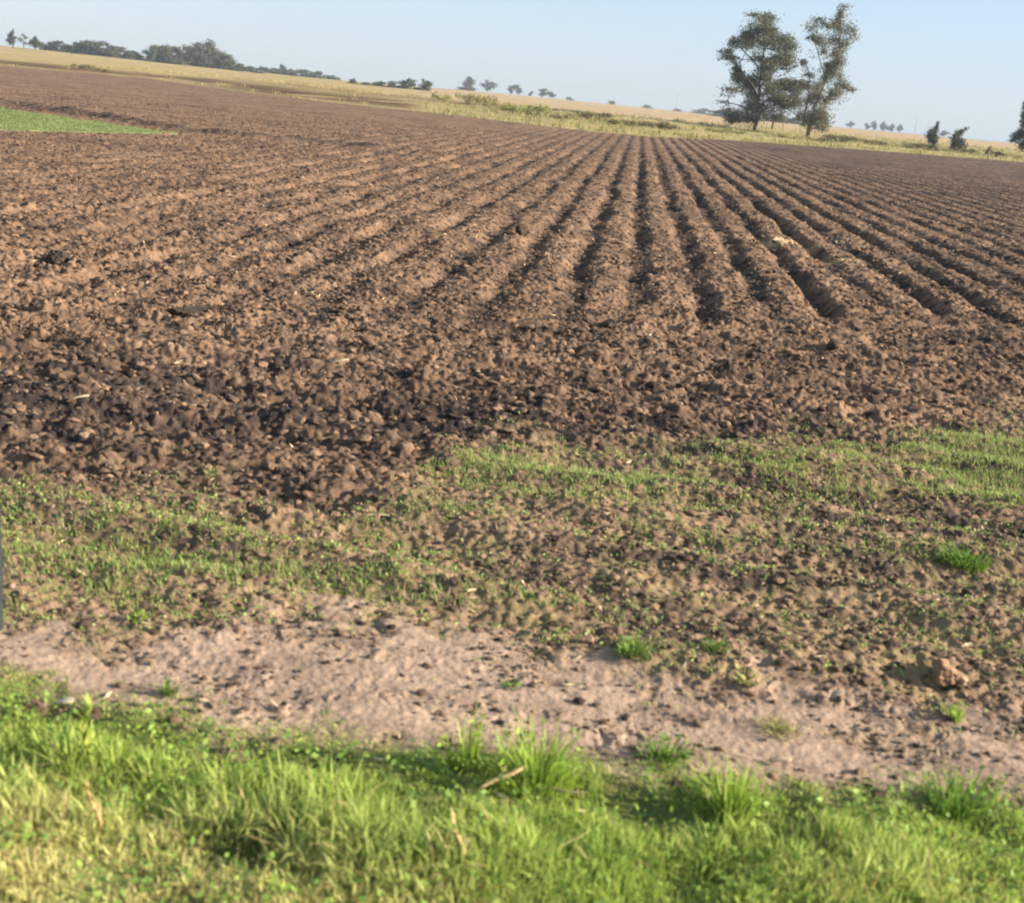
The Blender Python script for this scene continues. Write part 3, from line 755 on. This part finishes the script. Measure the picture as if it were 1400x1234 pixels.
def traced_tree(px, py, dist, zoom0, sc, base_z, clumps, limbs, c0, c1, bark, label, leaf, dens, name='eucalyptus_tree'):
    p = at_dist(px, py, dist); zb = float(base_h(p[0], p[1]))
    u = dist / F / sc * math.cos(R(PITCH))
    def loc(zx, zy):
        dx, dy = (zx - base_z[0]), (zy - base_z[1])
        return (dx * math.cos(ROT) + dy * math.sin(ROT)) * u, (dx * math.sin(ROT) - dy * math.cos(ROT)) * u
    e = oriented_empty(name, p, zb, label, 'tree')
    allx = [loc(c[0], c[1]) for c in clumps]
    mx = np.mean([a[0] for a in allx])
    rad = max(abs(a[0] - mx) for a in allx)
    cl = []
    for c, (x, z) in zip(clumps, allx):
        room = math.sqrt(max(.05, 1 - ((x - mx) / (rad * 1.1)) ** 2)) * rad * .65
        y = rng.uniform(-room, room)
        wt = c[4] if len(c) > 4 else 1
        rx, rz = c[2] * u, c[3] * u
        cl.append((x, z, rx, rz, y, (rx + rz) * .55, wt))
    crown_mesh(cl, c0, c1, leaf, dens, e, rad, airy=1)
    parts = []
    for lim in limbs:
        pts = []; rr = []
        for (zx, zy, r_, yo) in lim:
            x, z = loc(zx, zy); pts.append((x, yo * rad, z)); rr.append(r_ * u)
        # resample
        k = np.linspace(0, len(pts) - 1, len(pts) * 3); pts = np.array(pts); idx = np.arange(len(pts))
        P = np.stack([np.interp(k, idx, pts[:, j]) for j in range(3)], -1); P[1:-1] += rng.normal(0, .05, (len(P) - 2, 3))
        parts.append(tube(P, np.interp(k, idx, rr), 8, bark))
    # twigs from the limbs to every clump
    lp = np.concatenate([q[0] for q in parts])
    for c in cl:
        tgt = np.array([c[0], c[4], c[1]])
        below = lp[lp[:, 2] < tgt[2] + .3] if (lp[:, 2] < tgt[2] + .3).any() else lp
        s0 = below[np.argmin(((below - tgt) ** 2).sum(1))]
        mid_ = (s0 + tgt) / 2 + np.array([0, 0, -.15])
        parts.append(tube(np.stack([s0, mid_, tgt]), [.07, .05, .015], 5, bark))
    V, Fs, C = join(parts); build('trunk', V, Fs, C, M_BARK, e, True)
    return e

T1 = [(430, 130, 62, 16, .8), (560, 128, 72, 26), (530, 180, 42, 20), (480, 225, 115, 28), (400, 260, 70, 30), (335, 300, 55, 30), (600, 238, 55, 38), (690, 285, 70, 34, .9), (520, 310, 80, 30), (450, 290, 50, 40, .5),
      (680, 350, 65, 28, .7), (705, 400, 80, 25), (400, 330, 70, 30, .35), (240, 375, 60, 14, .6), (300, 408, 72, 18), (265, 370, 18, 20), (470, 420, 60, 28, .8), (600, 440, 80, 32), (700, 455, 68, 42), (540, 480, 70, 38),
      (340, 492, 36, 30, 1.2), (385, 545, 50, 42, 1.2), (440, 600, 60, 44, 1.2), (500, 560, 50, 40), (565, 550, 60, 34, .7), (300, 635, 82, 18, .7), (640, 610, 90, 36), (720, 590, 84, 34), (850, 605, 90, 34), (235, 720, 60, 12, .4),
      (480, 690, 60, 35, .7), (440, 752, 70, 42), (640, 705, 118, 40), (700, 730, 90, 38), (570, 780, 55, 45), (770, 720, 70, 34), (290, 812, 50, 38), (360, 845, 60, 28), (430, 835, 60, 32), (640, 830, 60, 30, .8), (620, 330, 60, 40, .4), (760, 650, 50, 30, .6), (560, 640, 50, 40, .7)]
L1 = [[(495, 930, 17, 0), (500, 850, 14, 0), (512, 720, 12, 0), (515, 600, 10, .03), (525, 480, 8, .05), (530, 320, 6, .02), (540, 180, 3, 0)],
      [(512, 700, 9, 0), (450, 610, 7, -.2), (370, 520, 5, -.3), (330, 480, 2, -.35)], [(515, 620, 8, 0), (600, 540, 6, .3), (690, 450, 4, .4), (720, 390, 2, .4)],
      [(510, 740, 8, 0), (620, 690, 6, -.2), (720, 620, 5, -.3), (840, 600, 2, -.2)], [(520, 500, 6, 0), (440, 400, 4, .3), (340, 310, 2, .4)], [(505, 800, 7, 0), (430, 760, 5, .2), (300, 720, 2, .4)],
      [(640, 915, 8, .3), (640, 840, 7, .3), (650, 740, 5, .35), (680, 640, 3, .3)]]
traced_tree(1033, 172, 165, None, 5.385, (495, 925), T1, L1, (0.040, 0.048, 0.030), (0.135, 0.142, 0.085), (0.055, 0.046, 0.038), 'broad dark green tree with layered crown, left of the two tall trees at field edge', .20, 2.3)

T2 = [(1080, 100, 32, 38), (1090, 50, 50, 16, .4), (930, 140, 60, 24, .5), (1000, 185, 60, 24, .8), (1085, 170, 40, 48), (870, 190, 70, 24, .4), (910, 262, 58, 20, 1.2), (920, 295, 26, 20), (1150, 200, 55, 40, .45), (1190, 250, 42, 30, .4),
      (1060, 270, 50, 28, .8), (1110, 312, 50, 34, .8), (1090, 370, 48, 40, 1.2), (960, 362, 36, 18), (1065, 430, 45, 40, 1.1), (1020, 490, 55, 48, 1.3), (1012, 550, 30, 26, 1.1), (832, 430, 30, 24), (870, 520, 62, 18, .8), (995, 450, 30, 24),
      (1130, 590, 60, 30, .8), (1200, 622, 50, 18, .6), (1062, 650, 60, 40), (1040, 700, 50, 34), (935, 600, 45, 30, .7), (900, 690, 52, 40), (955, 790, 72, 48, .8), (840, 800, 62, 40, .8), (905, 850, 52, 38, .8), (1000, 820, 66, 60, .45), (960, 865, 42, 36, .6), (1010, 895, 42, 20), (950, 660, 45, 40, .5), (1100, 520, 50, 40, .35), (980, 300, 50, 50, .3)]
L2 = [[(893, 968, 16, 0), (905, 880, 13, 0), (930, 780, 11, .03), (965, 660, 10, .05), (1005, 560, 9, .05), (1040, 470, 8, .03), (1085, 360, 7, 0), (1085, 230, 5, 0), (1080, 90, 2, 0)],
      [(905, 880, 10, 0), (850, 810, 8, -.2), (870, 690, 6, -.25), (880, 560, 4, -.2), (840, 430, 2, -.2)], [(910, 870, 8, 0), (985, 790, 6, .3), (1050, 690, 5, .4), (1130, 600, 3, .4), (1210, 620, 1.5, .4)],
      [(1005, 560, 6, 0), (970, 430, 4, .25), (920, 290, 3, .3), (880, 200, 1.5, .3)], [(1085, 340, 5, 0), (1130, 280, 3, -.3), (1180, 230, 1.5, -.35)]]
traced_tree(1105, 178, 158, None, 5.385, (895, 960), T2, L2, (0.072, 0.076, 0.050), (0.205, 0.195, 0.120), (0.17, 0.125, 0.08), 'thin open tree with tall brownish crown, right of the two at field edge', .19, 1.7)

def simple_tree(px, dist, hpx, wpx, label, name='distant_tree', group=None, c0=(0.03, 0.04, 0.028), c1=(0.085, 0.10, 0.062), n=9, shape='round', trunk=.2, leaf=None, dens=2.2, hz=0.0):
    """a tree of its own: height and width given as it measures from the road"""
    py = 132.8 + .0917 * (px - 700)
    p = at_dist(px, py, dist); zb = float(base_h(p[0], p[1])) - .05
    h = hpx * dist * .957 / F; w = wpx * dist * .957 / F
    e = oriented_empty(name, p, zb, label, 'tree', group)
    leaf = leaf or max(.16, dist * .0011)
    cl = []
    for k in range(n):
        f = (k + .5) / n
        z = h * (trunk + (1 - trunk) * (.12 + .8 * f))
        if shape == 'round': ww = math.sin(math.pi * (.18 + .72 * f))
        elif shape == 'cone': ww = 1.02 - .85 * f
        elif shape == 'flat': ww = .55 + .45 * f
        else: ww = .9
        x = rng.uniform(-.5, .5) * w * .75 * ww; y = rng.uniform(-.5, .5) * w * .75 * ww
        rx = w * ww * rng.uniform(.22, .40); rz = h * (1 - trunk) * rng.uniform(.13, .22)
        cl.append((x, z, rx, rz, y, rx, 1))
    if trunk < .1:
        for k in range(4):
            cl.append((rng.uniform(-.55, .55) * w, h * .10, w * .35, h * .14, rng.uniform(-.3, .3) * w, w * .3, 1))
    crown_mesh(cl, c0, c1, leaf, dens, e, w, airy=dist < 250)
    parts = [tube([[0, 0, -.1], [rng.normal(0, .02) * h, 0, h * .3], [0, 0, h * .6], [0, 0, h * .85]], [h * .03, h * .024, h * .016, h * .006], 7, (0.06, 0.05, .04))]
    for c in cl[:7]:
        parts.append(tube([[0, 0, h * .25 + .3 * c[1]], [c[0] * .5, c[4] * .5, c[1] * .8], [c[0], c[4], c[1]]], [h * .012, h * .009, h * .004], 5, (0.06, 0.05, .04)))
    V, Fs, C = join(parts); build('trunk', V, Fs, C, M_BARK, e, True)
    return e

# left skyline
LG = 'trees of the long dark hedgerow on the left skyline'
simple_tree(18, 420, 24, 18, 'dark pointed tree standing first on the far left skyline', shape='cone', n=8)
simple_tree(33, 430, 20, 14, 'faint sparse tree between the two dark pointed trees far left', n=5, dens=.8)
simple_tree(48, 420, 19, 20, 'dark triangular tree, second pointed one on the far left skyline', shape='cone', n=8)
for k, (px, hp, wp) in enumerate([(63, 8, 14), (75, 14, 16), (88, 11, 20), (104, 15, 22), (117, 18, 24), (132, 19, 24), (147, 17, 24), (160, 14, 22), (174, 11, 20), (188, 9, 16), (207, 20, 16), (219, 23, 22), (233, 21, 24), (246, 22, 22), (260, 25, 22), (272, 31, 22), (283, 34, 24), (295, 27, 24), (306, 22, 22), (316, 14, 18), (328, 9, 16), (342, 8, 16)]):
    tall = 207 <= px <= 316
    lab = ('grey green tree in the tall clump at right end of the left hedgerow' if tall else 'dark bushy tree in the low run of the left hedgerow')
    if px == 283: lab = 'tallest tree of the hedgerow clump on the left skyline'
    simple_tree(px, 470 + rng.uniform(-12, 12), hp, wp * 1.3, lab, 'hedgerow_tree', LG if px != 283 else None, n=8, trunk=.03, shape='flat' if k % 3 else 'round', c0=(.04, .05, .04), c1=(0.11, 0.12, .085) if tall else (0.07, 0.085, .06))
for px, hp, wp, lab in [(360, 9, 26, None), (384, 14, 12, 'small round tree rising above the low grey wood left of centre'), (398, 9, 30, None), (418, 10, 34, None), (437, 9, 30, None), (452, 6, 22, None), (375, 8, 22, None)]:
    simple_tree(px, 640, hp, wp, lab or 'low grey green tree in the far wood right of the hedgerow', 'hedgerow_tree', None if lab else 'trees of the low grey wood left of centre', n=6, trunk=.02)
for px, hp, wp, lab in [(482, 7, 10, 'tiny dark shrub alone between the low wood and the three bushes'), (520, 7, 22, 'low flat bush at the left of the three skyline bushes'), (534, 9, 12, 'small round bush next to the low flat skyline bush'), (556, 14, 22, 'largest dark bush in the middle of the skyline left of the tree pair'), (580, 15, 18, 'leaning dark bush just left of the faint tree pair'), (500, 4, 14, 'very low bush hardly showing above the golden field')]:
    simple_tree(px, 420, hp, wp, lab, 'skyline_bush', n=7, trunk=.05)
simple_tree(640, 900, 19, 18, 'hazy grey tree with full crown, left of a distant pair', n=9, trunk=.08, c0=(.04, .05, .035), c1=(.09, .1, .07))
simple_tree(666, 910, 16, 20, 'fainter hazy tree, right of a distant pair', n=7, trunk=.1, dens=1.3, c0=(.05, .06, .045), c1=(.11, .12, .09))
for px, lab in [(698, 'left half of the square dark far tree clump'), (708, 'right half of the square dark far tree clump')]:
    simple_tree(px, 1000, 13, 11, lab, n=8, trunk=.2, shape='box')
for px, hp, wp, lab in [(741, 12, 12, 'taller left tree of the long low far clump'), (753, 9, 14, 'right tree of the long low far clump'), (725, 7, 6, 'faint tiny tree between two far clumps')]:
    simple_tree(px, 1000, hp, wp, lab, n=7, trunk=.18, shape='box')
for px, hp, wp, lab in [(778, 5, 12, 'first tiny dark bush on the far ridge right of the clumps'), (836, 6, 10, 'tiny round dark bush on the ridge above the vanishing furrows'), (884, 5, 14, 'tiny bush on the far ridge between furrows and tall trees'), (925, 4, 14, 'low bush on the ridge near the thin pole'), (962, 8, 30, 'low dark bush left of the two tall trees')]:
    simple_tree(px, 1050, hp, wp, lab, 'skyline_bush', n=6, trunk=.05)
for px, hp, wp in [(985, 10, 26), (1006, 12, 26), (1024, 9, 24), (1048, 11, 26), (1068, 12, 26), (1086, 9, 22), (1108, 8, 22), (1124, 9, 18)]:
    simple_tree(px, 600, hp, wp, 'blue dark tree in the wood behind the two tall trees', 'wood_tree', 'trees of the wood behind the two tall trees', n=7, trunk=.02)
# right skyline
for px, d, hp, wp, lab in [(1162, 1300, 9, 9, 'small blue round tree nearest right of the tall open tree'), (1184, 1300, 9, 8, 'faint small tree left of the slim dark far one'), (1194, 1300, 12, 8, 'slim dark tree in the hazy right row'),
                           (1208, 1300, 12, 12, 'left tree of the hazy flat topped row at right'), (1219, 1300, 10, 13, 'middle tree of the hazy flat topped row at right'), (1229, 1300, 11, 12, 'right dark tree ending the hazy flat topped row'), (1290, 1200, 8, 14, 'low hazy tree between the two dark small trees at right')]:
    simple_tree(px, d, hp, wp, lab, n=7, trunk=.12, c0=(.03, .04, .035), c1=(.08, .09, .07))
DARKC = ((0.022, 0.03, 0.022), (0.075, 0.085, 0.055), (0.06, 0.05, .04))
traced_tree(1277, 193, 185, None, 5, (785, 566), [(799, 418, 14, 16, .7), (794, 446, 14, 24), (778, 478, 32, 26), (752, 494, 28, 22), (782, 512, 34, 30), (765, 530, 30, 18), (790, 545, 22, 16)], [[(785, 572, 7, 0), (786, 520, 6, 0), (792, 450, 3, 0), (800, 412, 1, 0)]], *DARKC, 'dark crooked small tree with a spike top, right of the tall trees', .2, 1.5, 'small_tree')
traced_tree(1311, 200, 180, None, 5, (955, 602), [(935, 500, 28, 26), (925, 530, 28, 28), (952, 545, 34, 28), (985, 558, 28, 22), (1000, 582, 14, 20, .7), (918, 578, 20, 18), (945, 572, 30, 20), (972, 470, 26, 7, .5), (990, 458, 18, 6, .4), (955, 490, 20, 14)], [[(955, 606, 7, 0), (950, 560, 6, 0), (940, 500, 3, 0)], [(950, 560, 4, 0), (960, 490, 3, .2), (992, 456, 1, .2)]], *DARKC, 'dark bushy small tree with a slanting top twig at right', .2, 1.5, 'small_tree')
traced_tree(1408, 206, 165, None, 5, (1440, 628), [(1375, 285, 26, 26), (1402, 262, 32, 20), (1384, 335, 26, 20, .8), (1392, 382, 36, 34), (1350, 472, 42, 22), (1328, 497, 22, 12), (1388, 446, 30, 28), (1396, 528, 30, 22), (1440, 300, 50, 46), (1450, 380, 60, 46), (1462, 460, 60, 40), (1432, 540, 50, 28), (1500, 350, 50, 50), (1510, 470, 50, 40), (1450, 240, 40, 30)], [[(1440, 634, 15, 0), (1438, 520, 12, 0), (1442, 400, 9, 0), (1446, 270, 4, 0)], [(1438, 520, 7, 0), (1390, 460, 4, .2), (1345, 480, 2, .2)], [(1442, 420, 6, 0), (1395, 370, 4, -.2), (1376, 290, 2, -.2)]], *DARKC, 'tall dark tree cut off by the right edge of the picture', .2, 2.2)
simple_tree(1355, 150, 20, 9, 'pale dry sapling in the grass near the right edge', 'sapling', c0=(.16, .13, .07), c1=(.28, .23, .12), n=5, trunk=.3, dens=.9)

# bushes in the grass along the field's far edge
def bush(px, t, w, h, label, c0, c1, group=None):
    py = 132.8 + .0917 * (px - 700)
    d = ray(px, py)[:2]; s = np.linspace(60, 300, 3000); q = d[None] / float(d @ FWD2) * s[:, None]
    k = np.argmin(np.abs(q[:, 1] - yat(C_EDGE, q[:, 0]) - t)); p = q[k]; zb = float(base_h(p[0], p[1]))
    e = oriented_empty('verge_bush', p, zb - .05, label, 'bush', group)
    cl = []
    for i in range(8):
        x = rng.uniform(-.5, .5) * w; rx = w * rng.uniform(.14, .26)
        cl.append((x, h * rng.uniform(.25, .75), rx, h * rng.uniform(.22, .36), rng.uniform(-.4, .4) * min(w, 3), rx * .8, 1))
    V = crown_mesh(cl, c0, c1, .14, .7, e, w); V.name = 'foliage'
    parts = [tube([[0, 0, -.1], [c[0] * .4, c[4] * .4, c[1] * .5], [c[0], c[4], c[1]]], [.05, .035, .015], 5, (.08, .06, .045)) for c in cl]
    V, Fs, C = join(parts); build('stem', V, Fs, C, M_BARK, e, True)
YG = ((0.16, 0.17, .055), (0.34, 0.33, .12)); OL = ((0.20, 0.18, .08), (0.36, 0.32, .15)); DK = ((0.06, 0.06, .03), (0.14, 0.125, .06))
for px, t, w, h, c, lab in [(606, 40, 2.6, 1.3, YG, 'yellow green bush at left end of the rough grass below the tree pair'), (641, 42, 3.2, 1.7, OL, 'olive bush right below the distant tree pair, taller of two'), (664, 40, 3.0, 1.5, OL, 'olive bush below the fainter tree of the distant pair'),
                            (690, 30, 2.6, 1.1, YG, 'green bush below the gap beside the square far clump'), (706, 26, 2.4, 1.2, YG, 'darker green bush under the square dark far clump'), (733, 26, 3.0, 1.3, YG, 'wide green bush in the grass under the low far clump'), (741, 45, 1.6, .6, DK, 'small black bush on the tan field above the wide green bush'),
                            (722, 48, 1.3, .6, DK, 'tiny dark bush on tan field left of the small black one'), (770, 24, 3.4, .7, OL, 'low reddish dry bush in front of the first tan field'), (812, 28, 3.6, .95, DK, 'long dark brown bush slanting above the vanishing furrows'), (842, 22, 2.2, .7, OL, 'dry olive bush between two long dark bushes'),
                            (870, 22, 3.6, .7, DK, 'low dark bush strip right of the slanting brown bush'), (906, 20, 4.0, .8, DK, 'blackest low bush strip left of the two tall trees'), (985, 20, 3.0, .7, YG, 'dull green bush in the verge left of the dark tree trunk'), (1008, 20, 2.4, .6, YG, 'small dull green bush touching the dark tree trunk'),
                            (1080, 18, 4.2, .6, OL, 'low olive bush strip between the two tall tree trunks'), (1122, 16, 3.4, .7, DK, 'dark low bush just right of the open tree trunk'), (1150, 20, 3.8, .9, DK, 'dark green bush strip under the first hazy tree'), (1190, 20, 4.0, .8, DK, 'long dark green bush strip under the hazy tree row'),
                            (1238, 18, 4.0, .7, OL, 'olive bush strip at right end of the hazy tree row'), (1270, 14, 3.0, .9, DK, 'dark bush at the foot of the crooked small tree'), (1315, 16, 3.6, .7, OL, 'olive bush at the foot of the bushy small tree'), (1362, 12, 3.0, .8, DK, 'round dark green bush right of the pale sapling'), (1393, 14, 2.4, .7, OL, 'olive bush at the right edge of the picture'),
                            (114, 26, 3.0, .8, DK, 'dark brown shrub in the golden field below the left hedgerow'), (140, 20, 2.2, .6, DK, 'small brown shrub right of the dark one in the golden field')]:
    bush(px, t, w, h, lab, c[0], c[1])

# thin poles far off
def pole(px, dist, hp, label):
    py = 132.8 + .0917 * (px - 700); p = at_dist(px, py, dist); zb = float(base_h(p[0], p[1])); h = hp * dist / F
    e = oriented_empty('utility_pole', p, zb, label, 'pole')
    V, Fs, C = tube([[0, 0, -.2], [0, 0, h * .5], [0, 0, h]], [.28, .24, .2], 8, (.3, .3, .3)); build('shaft', V, Fs, C, M_POST, e, True)
    V, Fs, C = tube([[-1.3, 0, h * .94], [0, 0, h * .94], [1.3, 0, h * .94]], [.1, .1, .1], 6, (.25, .25, .25)); build('crossarm', V, Fs, C, M_POST, e, False)
pole(923, 1000, 21, 'thin pale pole on the ridge left of the two tall trees')
pole(1250, 1000, 20, 'thin pale pole left of the crooked small tree')

# ------------------------------------------------------------------ haze
def haze():
    import bmesh
    me = bpy.data.meshes.new('haze'); bm = bmesh.new(); bmesh.ops.create_cube(bm, size=1); bm.to_mesh(me); bm.free()
    o = bpy.data.objects.new('haze', me); col.objects.link(o); o.scale = (23000, 23000, 34); o.location = (0, 0, 15.4)
    m = bpy.data.materials.new('haze_air'); m.use_nodes = True; nt = m.node_tree; nt.nodes.clear()
    out = nt.nodes.new('ShaderNodeOutputMaterial'); v = nt.nodes.new('ShaderNodeVolumePrincipled')
    v.inputs['Color'].default_value = (.42, .50, .60, 1); v.inputs['Density'].default_value = HAZE; v.inputs['Anisotropy'].default_value = 0.0
    nt.links.new(v.outputs[0], out.inputs['Volume']); me.materials.append(m); tag(o, kind='stuff')
HAZE = 0.00032
haze()

# ------------------------------------------------------------------ light
EL, AZ = 21.0, -2.0          # degrees; azimuth from +X towards +Y
sd = Vector((math.cos(R(EL)) * math.cos(R(AZ)), math.cos(R(EL)) * math.sin(R(AZ)), math.sin(R(EL))))
sl = bpy.data.lights.new('sun', 'SUN'); sl.energy = 5.0; sl.angle = R(.55); sl.color = (1.0, .86, .68)
so = bpy.data.objects.new('sun', sl); col.objects.link(so); so.rotation_euler = sd.to_track_quat('Z', 'Y').to_euler()
wd_ = bpy.data.worlds.new('World'); scene.world = wd_; wd_.use_nodes = True
nt = wd_.node_tree; bg = nt.nodes['Background']
sky = nt.nodes.new('ShaderNodeTexSky'); sky.sky_type = 'NISHITA'; sky.sun_disc = False
sky.sun_elevation = R(EL); sky.sun_rotation = R(90 - AZ); sky.air_density = 1.0; sky.dust_density = 0.4; sky.ozone_density = 3.0
tint = nt.nodes.new('ShaderNodeVectorMath'); tint.operation = 'MULTIPLY'; tint.inputs[1].default_value = (.96, .95, 1.12)
nt.links.new(sky.outputs[0], tint.inputs[0]); hz = nt.nodes.new('ShaderNodeMix'); hz.data_type = 'RGBA'; hz.inputs[0].default_value = .68; hz.inputs[7].default_value = (3.15, 3.80, 4.40, 1)
nt.links.new(tint.outputs[0], hz.inputs[6]); nt.links.new(hz.outputs[2], bg.inputs['Color']); bg.inputs['Strength'].default_value = 0.058
scene.view_settings.view_transform = 'Standard'; scene.view_settings.look = 'None'
scene.view_settings.exposure = 1.8; scene.view_settings.gamma = 1
scene.cycles.max_bounces = 6; scene.cycles.diffuse_bounces = 3; scene.cycles.transmission_bounces = 4
scene.cycles.filter_width = 2.0
